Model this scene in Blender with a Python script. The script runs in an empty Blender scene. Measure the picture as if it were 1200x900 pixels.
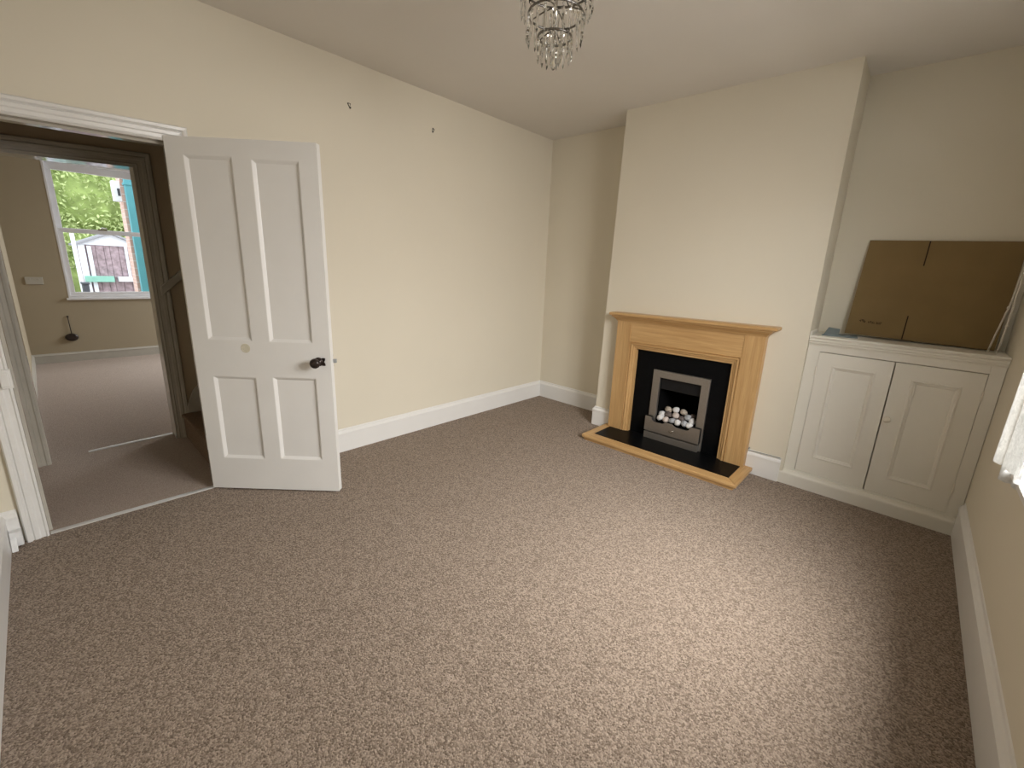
import bpy, bmesh, math, random
from mathutils import Vector, Matrix
random.seed(7)
S = bpy.context.scene
COL = S.collection

# ------------------------------------------------------------------ materials
def nodes_of(name):
    m = bpy.data.materials.new(name); m.use_nodes = True
    nt = m.node_tree; b = nt.nodes['Principled BSDF']
    return m, nt, b
def N(nt, t, **kw):
    n = nt.nodes.new(t)
    for k, v in kw.items(): setattr(n, k, v)
    return n
def coords(nt, scale=(1, 1, 1), rot=(0, 0, 0)):
    tc = N(nt, 'ShaderNodeTexCoord'); mp = N(nt, 'ShaderNodeMapping')
    mp.inputs['Scale'].default_value = scale; mp.inputs['Rotation'].default_value = rot
    nt.links.new(tc.outputs['Object'], mp.inputs['Vector'])
    return mp.outputs['Vector']
def ramp(nt, fac, stops):
    r = N(nt, 'ShaderNodeValToRGB'); e = r.color_ramp.elements
    while len(e) < len(stops): e.new(0.5)
    for i, (p, c) in enumerate(stops):
        e[i].position = p; e[i].color = (*c, 1)
    nt.links.new(fac, r.inputs['Fac']); return r.outputs['Color']
def noise(nt, vec, scale, detail=3, rough=.5, dist=0):
    n = N(nt, 'ShaderNodeTexNoise')
    n.inputs['Scale'].default_value = scale; n.inputs['Detail'].default_value = detail
    n.inputs['Roughness'].default_value = rough; n.inputs['Distortion'].default_value = dist
    nt.links.new(vec, n.inputs['Vector']); return n.outputs['Fac']
def bump(nt, b, h, strength, dist=.01):
    bp = N(nt, 'ShaderNodeBump'); bp.inputs['Strength'].default_value = strength
    bp.inputs['Distance'].default_value = dist
    nt.links.new(h, bp.inputs['Height']); nt.links.new(bp.outputs['Normal'], b.inputs['Normal'])
def paint(name, c, rough=.6, var=.03, scale=3.0, bs=.15, bscale=140, spec=.4):
    m, nt, b = nodes_of(name)
    v = coords(nt)
    lo = tuple(x*(1-var) for x in c); hi = tuple(min(1, x*(1+var)) for x in c)
    nt.links.new(ramp(nt, noise(nt, v, scale, 4), [(.3, lo), (.7, hi)]), b.inputs['Base Color'])
    b.inputs['Roughness'].default_value = rough
    b.inputs['Specular IOR Level'].default_value = spec
    if bs: bump(nt, b, noise(nt, v, bscale, 2), bs, .002)
    return m
def simple(name, c, rough=.5, metal=0, spec=.5, var=.06, scale=30):
    m, nt, b = nodes_of(name)
    v = coords(nt)
    nt.links.new(ramp(nt, noise(nt, v, scale, 3), [(.3, tuple(x*(1-var) for x in c)), (.7, tuple(min(1, x*(1+var)) for x in c))]), b.inputs['Base Color'])
    b.inputs['Roughness'].default_value = rough; b.inputs['Metallic'].default_value = metal
    b.inputs['Specular IOR Level'].default_value = spec
    return m
def wood(name, axis, c0, c1):
    m, nt, b = nodes_of(name)
    sc = [26, 26, 26]; sc[axis] = 1.2
    v = coords(nt, tuple(sc))
    f = noise(nt, v, 1.6, 6, .62, .25)
    sc2 = [150, 150, 150]; sc2[axis] = 3
    f2 = noise(nt, coords(nt, tuple(sc2)), 1.5, 3, .6)
    mx = N(nt, 'ShaderNodeMath', operation='MULTIPLY_ADD'); mx.inputs[1].default_value = .45
    nt.links.new(f2, mx.inputs[0]); 
    ml = N(nt, 'ShaderNodeMath', operation='MULTIPLY'); ml.inputs[1].default_value = .55
    nt.links.new(f, ml.inputs[0]); nt.links.new(ml.outputs[0], mx.inputs[2])
    nt.links.new(ramp(nt, mx.outputs[0], [(.32, c0), (.68, c1)]), b.inputs['Base Color'])
    b.inputs['Roughness'].default_value = .42
    bump(nt, b, f2, .08, .001)
    return m
def carpet(name, dark, light, scale=1.0):
    m, nt, b = nodes_of(name)
    v = coords(nt)
    f1 = noise(nt, v, 215*scale, 3, .75)
    vo = N(nt, 'ShaderNodeTexVoronoi'); vo.inputs['Scale'].default_value = 185*scale
    nt.links.new(v, vo.inputs['Vector'])
    sep = N(nt, 'ShaderNodeSeparateColor'); nt.links.new(vo.outputs['Color'], sep.inputs[0])
    ad = N(nt, 'ShaderNodeMath', operation='MULTIPLY_ADD'); ad.inputs[1].default_value = .38
    nt.links.new(sep.outputs[0], ad.inputs[0])
    ml = N(nt, 'ShaderNodeMath', operation='MULTIPLY'); ml.inputs[1].default_value = .62
    nt.links.new(f1, ml.inputs[0]); nt.links.new(ml.outputs[0], ad.inputs[2])
    mid = tuple((a+c)/2 for a, c in zip(dark, light))
    nt.links.new(ramp(nt, ad.outputs[0], [(.22, dark), (.5, mid), (.74, light)]), b.inputs['Base Color'])
    b.inputs['Roughness'].default_value = .95; b.inputs['Specular IOR Level'].default_value = .15
    b.inputs['Sheen Weight'].default_value = .10; b.inputs['Sheen Roughness'].default_value = .6
    ad2 = N(nt, 'ShaderNodeMath', operation='SUBTRACT')
    nt.links.new(f1, ad2.inputs[0]); nt.links.new(vo.outputs['Distance'], ad2.inputs[1])
    bump(nt, b, ad2.outputs[0], .6, .007)
    return m
def glass(name, tint=(1, 1, 1), gloss=.9):
    # thin clear pane: transparent plus a fresnel reflection
    m = bpy.data.materials.new(name); m.use_nodes = True; nt = m.node_tree; nt.nodes.clear()
    o = N(nt, 'ShaderNodeOutputMaterial'); t = N(nt, 'ShaderNodeBsdfTransparent'); g = N(nt, 'ShaderNodeBsdfGlossy')
    t.inputs['Color'].default_value = (*tint, 1); g.inputs['Roughness'].default_value = .02
    f = N(nt, 'ShaderNodeFresnel'); f.inputs['IOR'].default_value = 1.45
    mx = N(nt, 'ShaderNodeMixShader')
    ge = N(nt, 'ShaderNodeNewGeometry'); inv = N(nt, 'ShaderNodeMath', operation='SUBTRACT'); inv.inputs[0].default_value = 1   # reflect on the entry face only
    nt.links.new(ge.outputs['Backfacing'], inv.inputs[1]); mu = N(nt, 'ShaderNodeMath', operation='MULTIPLY')
    nt.links.new(f.outputs[0], mu.inputs[0]); nt.links.new(inv.outputs[0], mu.inputs[1])
    nt.links.new(mu.outputs[0], mx.inputs[0]); nt.links.new(t.outputs[0], mx.inputs[1]); nt.links.new(g.outputs[0], mx.inputs[2])
    nt.links.new(mx.outputs[0], o.inputs['Surface']); return m

M = {}
M['wall'] = paint('cream_wall_paint', (.76, .705, .585), .75, .012, 2.0, .10, 60, .25)
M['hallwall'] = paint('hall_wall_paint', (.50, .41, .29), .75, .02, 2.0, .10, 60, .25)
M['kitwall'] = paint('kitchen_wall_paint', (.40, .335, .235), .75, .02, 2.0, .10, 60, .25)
M['ceil'] = paint('ceiling_paint', (.77, .735, .685), .85, .012, 2.5, .12, 90, .2)
M['gloss'] = paint('white_gloss_paint', (.83, .82, .80), .32, .015, 5, .10, 40, .5)
M['cupboard'] = paint('cream_cupboard_paint', (.82, .79, .71), .38, .015, 4, .10, 40, .45)
M['frame'] = paint('white_door_frame_paint', (.80, .79, .77), .28, .03, 9, .14, 40, .5)
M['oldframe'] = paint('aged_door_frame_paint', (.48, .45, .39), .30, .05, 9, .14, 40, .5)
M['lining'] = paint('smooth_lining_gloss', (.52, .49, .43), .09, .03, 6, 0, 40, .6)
M['carpet'] = carpet('flecked_beige_carpet', (.086, .0545, .034), (.478, .377, .296))
M['carpet_kit'] = carpet('kitchen_beige_carpet', (.34, .26, .21), (.56, .46, .39), 1.3)
M['carpet_stair'] = carpet('brown_stair_carpet', (.14, .085, .045), (.34, .225, .14), 1.3)
M['oak_v'] = wood('oak_upright', 2, (.42, .235, .085), (.66, .43, .20))
M['oak_h'] = wood('oak_lengthwise', 0, (.42, .235, .085), (.66, .43, .20))
M['oak_d'] = wood('oak_endwise', 1, (.42, .235, .085), (.66, .43, .20))
M['black'] = simple('black_honed_stone', (.0035, .0038, .0045), .34, 0, .10, .2, 40)
M['soot'] = simple('matt_black_firebox', (.003, .003, .0035), .8, 0, .1, .3, 30)
M['hood'] = simple('black_hood_metal', (.009, .009, .010), .5, .1, .3, .2, 30)
M['steel'] = simple('brushed_steel', (.36, .335, .305), .42, .85, .5, .05, 90)
M['chrome'] = simple('polished_chrome', (.62, .60, .57), .14, 1, .5, .03, 20)
M['ringmetal'] = simple('tarnished_chrome', (.20, .19, .18), .25, 1, .5, .05, 20)
M['darkmetal'] = simple('dark_bronze_metal', (.035, .024, .02), .3, .35, .5, .2, 60)
M['alu'] = simple('aluminium_strip', (.88, .88, .88), .38, .6, .5, .05, 50)
M['card'] = paint('brown_cardboard', (.24, .165, .075), .85, .04, 6, .08, 120, .15)
M['card_dark'] = simple('cardboard_slot', (.025, .012, .004), .9)
M['print'] = simple('faded_black_print', (.045, .026, .01), .9)
M['teal_sheet'] = paint('blue_grey_paper', (.22, .265, .28), .7, .06, 14, .1, 90, .3)
M['cord'] = simple('white_cotton_cord', (.74, .70, .61), .85, 0, .2, .05, 200)
M['plastic'] = simple('white_plastic', (.80, .80, .80), .35)
M['pvc'] = simple('white_window_frame', (.80, .79, .80), .35, 0, .5, .03, 8)
M['knobpaint'] = paint('painted_knob', (.85, .80, .70), .35, .02, 6, 0)
M['filler'] = simple('bare_filler_patch', (.66, .62, .50), .7, 0, .3, .08, 60)
M['darkplastic'] = simple('dark_grey_plastic', (.05, .055, .065), .5)
M['grey'] = simple('grey_plastic', (.33, .34, .34), .5)
M['glass'] = glass('clear_window_glass')

m, nt, b = nodes_of('crystal_glass')
b.inputs['Base Color'].default_value = (.93, .94, .92, 1); b.inputs['Roughness'].default_value = .03
b.inputs['IOR'].default_value = 1.5; b.inputs['Transmission Weight'].default_value = 1.0
nt.links.new(ramp(nt, noise(nt, coords(nt), 12, 1), [(.3, (.90, .92, .90)), (.7, (.98, .98, .97))]), b.inputs['Base Color'])
M['crystal'] = m

m = bpy.data.materials.new('white_net_fabric'); m.use_nodes = True; nt = m.node_tree; nt.nodes.clear()
o = N(nt, 'ShaderNodeOutputMaterial'); d = N(nt, 'ShaderNodeBsdfDiffuse'); t = N(nt, 'ShaderNodeBsdfTranslucent')
v = coords(nt, (1, 1, 1)); c = ramp(nt, noise(nt, v, 34, 4, .6, 1.2), [(.35, (.62, .62, .605)), (.65, (.80, .80, .785))])
nt.links.new(c, d.inputs['Color']); nt.links.new(c, t.inputs['Color'])
mx = N(nt, 'ShaderNodeMixShader'); mx.inputs[0].default_value = .4
nt.links.new(d.outputs[0], mx.inputs[1]); nt.links.new(t.outputs[0], mx.inputs[2]); nt.links.new(mx.outputs[0], o.inputs['Surface'])
M['net'] = m

def stone(name, c, c2, sc=18):
    m, nt, b = nodes_of(name)
    nt.links.new(ramp(nt, noise(nt, coords(nt, (1, 1, 2.5)), sc, 4, .6, .8), [(.35, c2), (.62, c)]), b.inputs['Base Color'])
    b.inputs['Roughness'].default_value = .7; return m
M['p_white'] = stone('white_ceramic', (.80, .79, .78), (.64, .63, .63))
M['p_pink'] = stone('pinkish_ceramic', (.66, .58, .53), (.52, .44, .39))
M['p_brown'] = stone('brown_ceramic', (.17, .135, .12), (.09, .07, .065))
M['p_grey'] = stone('grey_ceramic', (.44, .45, .47), (.31, .32, .34))
M['p_strip'] = stone('streaked_ceramic', (.58, .51, .42), (.22, .17, .13), 40)
# outdoors
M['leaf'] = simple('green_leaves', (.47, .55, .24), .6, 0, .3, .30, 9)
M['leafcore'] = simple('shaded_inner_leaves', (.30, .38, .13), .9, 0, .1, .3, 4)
M['plank'] = paint('weathered_purple_brown_planks', (.33, .255, .27), .85, .35, 12, .2, 60, .2)
M['palewood'] = paint('pale_painted_timber', (.72, .74, .78), .7, .08, 8, .1, 60, .3)
M['greenpaint'] = paint('green_painted_timber', (.25, .50, .40), .6, .08, 8, .1, 60, .3)
M['felt'] = simple('grey_roof_felt', (.30, .30, .32), .9)
M['teal'] = paint('teal_exterior_paint', (.085, .30, .335), .5, .06, 6, .1, 60, .4)
M['paving'] = paint('garden_paving', (.40, .37, .33), .9, .15, 2, .2, 30, .2)
m, nt, b = nodes_of('red_brick')
br = N(nt, 'ShaderNodeTexBrick'); br.inputs['Color1'].default_value = (.46, .26, .20, 1); br.inputs['Color2'].default_value = (.55, .36, .29, 1)
br.inputs['Mortar'].default_value = (.62, .58, .54, 1); br.inputs['Scale'].default_value = 4.4
nt.links.new(coords(nt, (1, 1, 1), (math.pi/2, 0, math.pi/2)), br.inputs['Vector'])
nt.links.new(br.outputs['Color'], b.inputs['Base Color']); b.inputs['Roughness'].default_value = .9
M['brick'] = m

# ------------------------------------------------------------------ mesh helpers
def box(bm, x0, x1, y0, y1, z0, z1):
    vs = [bm.verts.new((x, y, z)) for z in (z0, z1) for y in (y0, y1) for x in (x0, x1)]
    for f in ((0, 2, 3, 1), (4, 5, 7, 6), (0, 1, 5, 4), (2, 6, 7, 3), (0, 4, 6, 2), (1, 3, 7, 5)):
        bm.faces.new([vs[i] for i in f])
    return vs
def prism(bm, poly, h0, h1, fn):
    """poly: 2-D outline; fn(a, b, h) -> 3-D point."""
    A = [bm.verts.new(fn(a, b_, h0)) for a, b_ in poly]; B = [bm.verts.new(fn(a, b_, h1)) for a, b_ in poly]
    n = len(poly)
    bm.faces.new(A); bm.faces.new(B[::-1])
    for i in range(n): bm.faces.new((A[i], B[i], B[(i+1) % n], A[(i+1) % n]))
    return A+B
XZ = lambda a, b_, h: (a, h, b_)
YZ = lambda a, b_, h: (h, a, b_)
XY = lambda a, b_, h: (a, b_, h)
def sweep(bm, path, prof, fn, side=1, closed=False):
    """profile points (offset, height) carried along a 2-D path with mitred corners."""
    n = len(path); rows = []
    for i, p in enumerate(path):
        p = Vector(p)
        def nrm(a, b_):
            d = (Vector(b_)-Vector(a)).normalized(); return Vector((-d.y, d.x))*side
        if closed: n1, n2 = nrm(path[i-1], path[i]), nrm(path[i], path[(i+1) % n])
        else:
            n1 = nrm(path[i-1], path[i]) if i > 0 else None
            n2 = nrm(path[i], path[i+1]) if i < n-1 else None
            n1 = n1 or n2; n2 = n2 or n1
        mv = n1+n2; mv = mv/max(1e-6, mv.dot(n1))
        rows.append([bm.verts.new(fn(*(p+mv*o), h)) for o, h in prof])
    k = len(prof)
    for i in range(n if closed else n-1):
        a, b_ = rows[i], rows[(i+1) % n]
        for j in range(k): bm.faces.new((a[j], a[(j+1) % k], b_[(j+1) % k], b_[j]))
    if not closed: bm.faces.new(rows[0]); bm.faces.new(rows[-1][::-1])
def tube(bm, pts, r, seg=10, cap=True):
    pts = [Vector(p) for p in pts]; rows = []; up = None
    for i, p in enumerate(pts):
        d = (pts[min(i+1, len(pts)-1)]-pts[max(i-1, 0)]).normalized()
        if up is None:
            up = Vector((0, 0, 1)) if abs(d.z) < .9 else Vector((1, 0, 0))
        a = d.cross(up).normalized(); up = a.cross(d).normalized()
        rr = r[i] if isinstance(r, (list, tuple)) else r
        rows.append([bm.verts.new(p+(a*math.cos(t)+up*math.sin(t))*rr) for t in [2*math.pi*k/seg for k in range(seg)]])
    for i in range(len(rows)-1):
        for k in range(seg): bm.faces.new((rows[i][k], rows[i][(k+1) % seg], rows[i+1][(k+1) % seg], rows[i+1][k]))
    if cap: bm.faces.new(rows[0][::-1]); bm.faces.new(rows[-1])
def lathe(bm, prof, seg=20, mat=Matrix()):
    """prof (radius, height) about local z, then moved by mat."""
    rows = [[bm.verts.new(mat @ Vector((r*math.cos(t), r*math.sin(t), h))) for t in [2*math.pi*k/seg for k in range(seg)]] for r, h in prof]
    for i in range(len(rows)-1):
        for k in range(seg): bm.faces.new((rows[i][k], rows[i][(k+1) % seg], rows[i+1][(k+1) % seg], rows[i+1][k]))
    bm.faces.new(rows[0][::-1]); bm.faces.new(rows[-1])
def ring(bm, c, R, r, seg=40, k=8):
    rows = []
    for i in range(seg):
        t = 2*math.pi*i/seg; e = Vector((math.cos(t), math.sin(t), 0))
        rows.append([bm.verts.new(Vector(c)+e*(R+r*math.cos(s))+Vector((0, 0, r*math.sin(s)))) for s in [2*math.pi*j/k for j in range(k)]])
    for i in range(seg):
        a, b_ = rows[i], rows[(i+1) % seg]
        for j in range(k): bm.faces.new((a[j], b_[j], b_[(j+1) % k], a[(j+1) % k]))
def blob(bm, c, r, seed, sub=3, amp=.12):
    rnd = random.Random(seed); ph = [rnd.uniform(0, 6.28) for _ in range(6)]
    g = bmesh.ops.create_icosphere(bm, subdivisions=sub, radius=1.0)
    for v in g['verts']:
        p = v.co.copy()
        k = 1+amp*(math.sin(3*p.x+ph[0])+math.sin(3*p.y+ph[1])+math.sin(4*p.z+ph[2]))/2
        v.co = Vector(c)+Vector((p.x*r[0], p.y*r[1], p.z*r[2]))*k
def panelled(bm, w, h, t, holes, prof):
    """a framed leaf: x 0..w, z 0..h, front at y=0, back at y=t; holes get stepped mouldings [(inset, depth)...] on both faces."""
    xs = sorted({0, w, *[a for q in holes for a in (q[0], q[1])]}); zs = sorted({0, h, *[a for q in holes for a in (q[2], q[3])]})
    def inh(x, z): return any(q[0] < x < q[1] and q[2] < z < q[3] for q in holes)
    for y, sgn in ((0, 1), (t, -1)):
        vv = {}
        def V(x, z):
            if (x, z) not in vv: vv[(x, z)] = bm.verts.new((x, y, z))
            return vv[(x, z)]
        for i in range(len(xs)-1):
            for j in range(len(zs)-1):
                if inh((xs[i]+xs[i+1])/2, (zs[j]+zs[j+1])/2): continue
                f = [V(xs[i], zs[j]), V(xs[i+1], zs[j]), V(xs[i+1], zs[j+1]), V(xs[i], zs[j+1])]
                bm.faces.new(f if sgn > 0 else f[::-1])
        for q in holes:
            prev = None
            for ins, dep in prof:
                loop = [bm.verts.new((x, y+sgn*dep, z)) for x, z in ((q[0]+ins, q[2]+ins), (q[1]-ins, q[2]+ins), (q[1]-ins, q[3]-ins), (q[0]+ins, q[3]-ins))]
                if prev:
                    for k in range(4): bm.faces.new((prev[k], prev[(k+1) % 4], loop[(k+1) % 4], loop[k]))
                prev = loop
    for f in (((0, 0), (0, h)), ((0, h), (w, h)), ((w, h), (w, 0)), ((w, 0), (0, 0))):
        (a, b_), (c, d) = f
        bm.faces.new([bm.verts.new(p) for p in ((a, 0, b_), (c, 0, d), (c, t, d), (a, t, b_))])
def obj(name, bm, mat, parent=None, bevel=0, smooth=False, kind=None, seg=2, xf=None):
    bmesh.ops.remove_doubles(bm, verts=bm.verts, dist=1e-5)
    bmesh.ops.recalc_face_normals(bm, faces=bm.faces)
    if xf: bm.transform(xf)
    me = bpy.data.meshes.new(name); bm.to_mesh(me); bm.free()
    o = bpy.data.objects.new(name, me); COL.objects.link(o)
    me.materials.append(M[mat] if isinstance(mat, str) else mat)
    if bevel:
        md = o.modifiers.new('edge', 'BEVEL'); md.width = bevel; md.segments = seg; md.limit_method = 'ANGLE'; md.angle_limit = .6
        md.harden_normals = False
    if smooth:
        for p in me.polygons: p.use_smooth = True
    if parent: o.parent = parent
    if kind: o['kind'] = kind
    return o
def nb(): return bmesh.new()
def tag(o, label, cat, group=None):
    o['label'] = label; o['category'] = cat
    if group: o['group'] = group
    return o
def thing(name, label, cat, loc=(0, 0, 0), group=None):
    o = bpy.data.objects.new(name, None); COL.objects.link(o); o.location = loc; o.empty_display_size = .1
    return tag(o, label, cat, group)
def struct(name, bm, mat, bevel=0, parent=None, smooth=False): return obj(name, bm, mat, parent, bevel, smooth, 'structure')
def bx(*a):
    bm = nb(); box(bm, *a); return bm
def at(loc): return Matrix.Translation(loc)

# ------------------------------------------------------------------ measurements (metres)
W, H, YN = 3.441, 2.66, -3.986          # room: x 0..W, y YN..0
BY, BL0, BL1, BR = -.324, .957, 1.009, 2.532   # chimney breast: front, left edge foot / top, right edge
DR, DL = -3.122, -3.843                  # hall doorway along the left wall
WT = .13                                 # thickness of the window wall
HX0, HX1 = -1.06, -1.20                  # wall between hall and kitchen
KX, KL, KR = -4.88, -3.875, -.6          # kitchen: far wall, left wall, right wall

# ------------------------------------------------------------------ setting: shell
struct('floor', bx(-.02, W+WT, YN-.1, .1, -.1, 0), 'carpet')
struct('floor_hall', bx(-1.16, -.02, -4.0, -.5, -.1, 0), 'carpet_kit')
struct('floor_kitchen', bx(KX-.2, -1.16, -4.0, -.5, -.1, 0), 'carpet_kit')
struct('ceiling', bx(-.12, W+WT, YN-.1, .1, H, H+.1), 'ceil')
struct('ceiling_hall', bx(-5.1, -.12, -4.1, -.4, H, H+.1), 'ceil')
bm = nb()                                                         # left wall with the doorway cut out
hz = lambda y: 1.962+(y-DR)*.03                                   # the old door head dips a little
prism(bm, [(0.1, 0), (0.1, H), (YN-.1, H), (YN-.1, 0), (DL-.022, 0), (DL-.022, hz(DL)+.022), (DR+.022, hz(DR)+.022), (DR+.022, 0)], -.10, 0, YZ)
struct('wall_left', bm, 'wall')
struct('wall_back', bx(0, W+WT, 0, .1, 0, H), 'wall')
struct('wall_near', bx(0, W+WT, YN-.1, YN, 0, H), 'wall')
bm = nb()                                                         # right wall with the window recess
wy0, wy1, wz0, wz1 = -2.60, -1.06, .70, 2.30
prism(bm, [(YN-.1, 0), (.1, 0), (.1, wz0), (YN-.1, wz0)], W, W+WT, YZ)
prism(bm, [(YN-.1, wz1), (.1, wz1), (.1, H), (YN-.1, H)], W, W+WT, YZ)
prism(bm, [(YN-.1, wz0), (wy0, wz0), (wy0, wz1), (YN-.1, wz1)], W, W+WT, YZ)
prism(bm, [(wy1, wz0), (.1, wz0), (.1, wz1), (wy1, wz1)], W, W+WT, YZ)
struct('wall_right', bm, 'wall')
bm = nb()                                                         # chimney breast with the fire opening
bl = lambda z: BL0+(BL1-BL0)*z/H
prism(bm, [(bl(0), 0), (1.56, 0), (1.56, H), (bl(H), H)], BY, -.002, XZ)
prism(bm, [(1.905, 0), (BR+.003, 0), (BR-.008, H), (1.905, H)], BY, -.002, XZ)
prism(bm, [(1.56, .60), (1.905, .60), (1.905, H), (1.56, H)], BY, -.002, XZ)
prism(bm, [(1.56, 0), (1.905, 0), (1.905, .09), (1.56, .09)], BY, -.002, XZ)
struct('wall_chimney', bm, 'wall')

SK = [(0, 0), (.018, 0), (.018, .135), (.021, .137), (.021, .147), (.014, .158), (.008, .163), (.007, .172), (.003, .178), (0, .178)]
SKR = [(0, 0), (.018, 0), (.018, .165), (.022, .168), (.022, .182), (.014, .195), (.006, .202), (.004, .214), (0, .217)]
def skirt(name, path, side, prof=SK, mat='gloss'):
    bm = nb(); sweep(bm, path, prof, XY, side); return struct(name, bm, mat)
skirt('baseboard_left', [(0, DR+.095), (0, 0), (BL0, 0)], -1)
skirt('baseboard_chimney', [(BL0, 0), (BL0, BY), (1.147, BY)], -1)
skirt('baseboard_chimney_right', [(2.297, BY), (2.516, BY)], -1)
skirt('baseboard_right', [(W, -.325), (W, YN)], -1, SKR)
skirt('baseboard_near', [(W, YN), (0, YN), (0, DL-.085)], -1)

# door casing of the hall doorway: lining, stops and moulded architrave
t1 = thing('trim_1', 'white painted moulded casing round the open hall doorway', 'door frame', (0, DL, 0)); t1['kind'] = 'structure'
bm = nb()
ARC = [(0, 0), (0, .012), (.008, .018), (.014, .012), (.03, .013), (.036, .020), (.052, .022), (.058, .016), (.066, .028), (.080, .030), (.086, .022), (.088, 0)]
sweep(bm, [(DL, 0), (DL, hz(DL)), (DR, hz(DR)), (DR, 0)], [(a*.9, b_) for a, b_ in ARC], YZ, 1)
o = obj('architrave', bm, 'frame', None, 0, False); o.parent = t1; o.location = -Vector(t1.location)
bm = nb()
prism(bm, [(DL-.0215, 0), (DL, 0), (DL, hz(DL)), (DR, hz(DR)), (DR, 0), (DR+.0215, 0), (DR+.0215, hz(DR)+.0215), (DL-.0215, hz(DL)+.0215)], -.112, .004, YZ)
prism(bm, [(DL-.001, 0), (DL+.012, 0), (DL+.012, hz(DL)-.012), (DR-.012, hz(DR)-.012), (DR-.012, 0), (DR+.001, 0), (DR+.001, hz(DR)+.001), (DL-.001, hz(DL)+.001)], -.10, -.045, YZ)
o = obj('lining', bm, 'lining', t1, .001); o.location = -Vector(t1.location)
bm = nb(); box(bm, .006, .034, DL-.03, DL+.006, .775, .862); box(bm, .030, .040, DL-.03, DL-.004, .785, .852)
o = obj('latch_keep', bm, 'frame', t1, .002); o.location = -Vector(t1.location)

# casing of the kitchen doorway (hall side)
E2R, E2L = -3.130, -3.822
h2 = lambda y: 1.965+(y-E2R)*.045
bm = nb()
prism(bm, [(-.4, 0), (-.4, H), (-4.0, H), (-4.0, 0), (E2L, 0), (E2L, h2(E2L)), (E2R, h2(E2R)), (E2R, 0)], HX1, HX0, YZ)
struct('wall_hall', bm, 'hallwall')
t2 = thing('trim_2', 'dull cream casing round the further kitchen doorway', 'door frame', (HX0, E2L, 0)); t2['kind'] = 'structure'
bm = nb(); sweep(bm, [(E2L, 0), (E2L, h2(E2L)), (E2R, h2(E2R)), (E2R, 0)], [(a, HX0+b_*.8) for a, b_ in ARC], YZ, 1)
o = obj('architrave', bm, 'oldframe', t2); o.location = -Vector(t2.location)
bm = nb()
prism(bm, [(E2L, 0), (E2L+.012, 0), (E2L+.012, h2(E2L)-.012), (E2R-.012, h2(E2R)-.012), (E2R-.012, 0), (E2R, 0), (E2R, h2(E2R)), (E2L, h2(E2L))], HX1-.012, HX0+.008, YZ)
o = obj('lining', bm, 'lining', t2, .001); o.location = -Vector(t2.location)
# hall side walls, kitchen walls
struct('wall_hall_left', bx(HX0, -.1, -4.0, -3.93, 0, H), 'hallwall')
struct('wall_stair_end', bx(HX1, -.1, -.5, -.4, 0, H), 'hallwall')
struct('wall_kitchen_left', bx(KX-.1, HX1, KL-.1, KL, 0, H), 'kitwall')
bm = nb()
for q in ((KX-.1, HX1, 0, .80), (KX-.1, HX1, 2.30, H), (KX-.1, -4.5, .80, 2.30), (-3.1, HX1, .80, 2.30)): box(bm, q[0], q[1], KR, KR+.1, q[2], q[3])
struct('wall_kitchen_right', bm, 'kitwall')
KW = (-3.455, -2.45, .80, 2.44)                                   # kitchen window opening
KD = (-4.5, -3.1, .80, 2.30)                                      # a second window in the kitchen's right wall, out of sight
bm = nb()
for q in ([(KL-.1, 0), (KR+.1, 0), (KR+.1, .80), (KL-.1, .80)], [(KL-.1, 2.44), (KR+.1, 2.44), (KR+.1, H), (KL-.1, H)], [(KL-.1, .8), (KW[0], .8), (KW[0], 2.44), (KL-.1, 2.44)],
          [(KW[1], .8), (KR+.1, .8), (KR+.1, 2.44), (KW[1], 2.44)]):
    prism(bm, q, KX-.22, KX, YZ)
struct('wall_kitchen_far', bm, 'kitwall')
skirt('baseboard_kitchen', [(HX1-.02, KL), (KX, KL), (KX, KR), (HX1, KR)], -1, [(a, b_*.66) for a, b_ in SK], 'oldframe')

# kitchen window: frame, two sliding sashes, catch, panes, sill
wn = thing('window_1', 'white sash window in the kitchen looking onto the garden', 'window', (KX, KW[0], KW[2])); wn['kind'] = 'structure'
off = -Vector(wn.location)
def rect_frame(bm, y0, y1, z0, z1, wl, wt, wb, x0, x1):
    prism(bm, [(y0, z0), (y1, z0), (y1, z0+wb), (y0, z0+wb)], x0, x1, YZ); prism(bm, [(y0, z1-wt), (y1, z1-wt), (y1, z1), (y0, z1)], x0, x1, YZ)
    prism(bm, [(y0, z0+wb), (y0+wl, z0+wb), (y0+wl, z1-wt), (y0, z1-wt)], x0+.001, x1-.001, YZ); prism(bm, [(y1-wl, z0+wb), (y1, z0+wb), (y1, z1-wt), (y1-wl, z1-wt)], x0+.001, x1-.001, YZ)
bm = nb(); rect_frame(bm, KW[0], KW[1], KW[2], KW[3], .022, .045, .03, KX-.13, KX+.004)
o = obj('window_frame', bm, 'pvc', wn, .003); o.location = off
bm = nb(); rect_frame(bm, KW[0]+.02, KW[1]-.02, 1.60, 2.40, .055, .085, .05, KX-.11, KX-.065)
su = obj('upper_sash', bm, 'pvc', wn, .003); su.location = off
o = obj('pane', bx(KX-.09, KX-.084, KW[0]+.07, KW[1]-.07, 1.64, 2.33), 'glass', su)
bm = nb(); rect_frame(bm, KW[0]+.02, KW[1]-.02, .825, 1.645, .05, .05, .045, KX-.06, KX-.02)
sl = obj('lower_sash', bm, 'pvc', wn, .003); sl.location = off
o = obj('pane', bx(KX-.045, KX-.039, KW[0]+.06, KW[1]-.06, .86, 1.60), 'glass', sl)
bm = nb(); box(bm, KX-.03, KX-.005, -3.07, -2.98, 1.645, 1.658); tube(bm, [(KX-.02, -3.04, 1.655), (KX-.02, -3.025, 1.675), (KX-.02, -2.98, 1.668)], .007, 8)
o = obj('sash_catch', bm, 'chrome', wn); o.location = off
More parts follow.
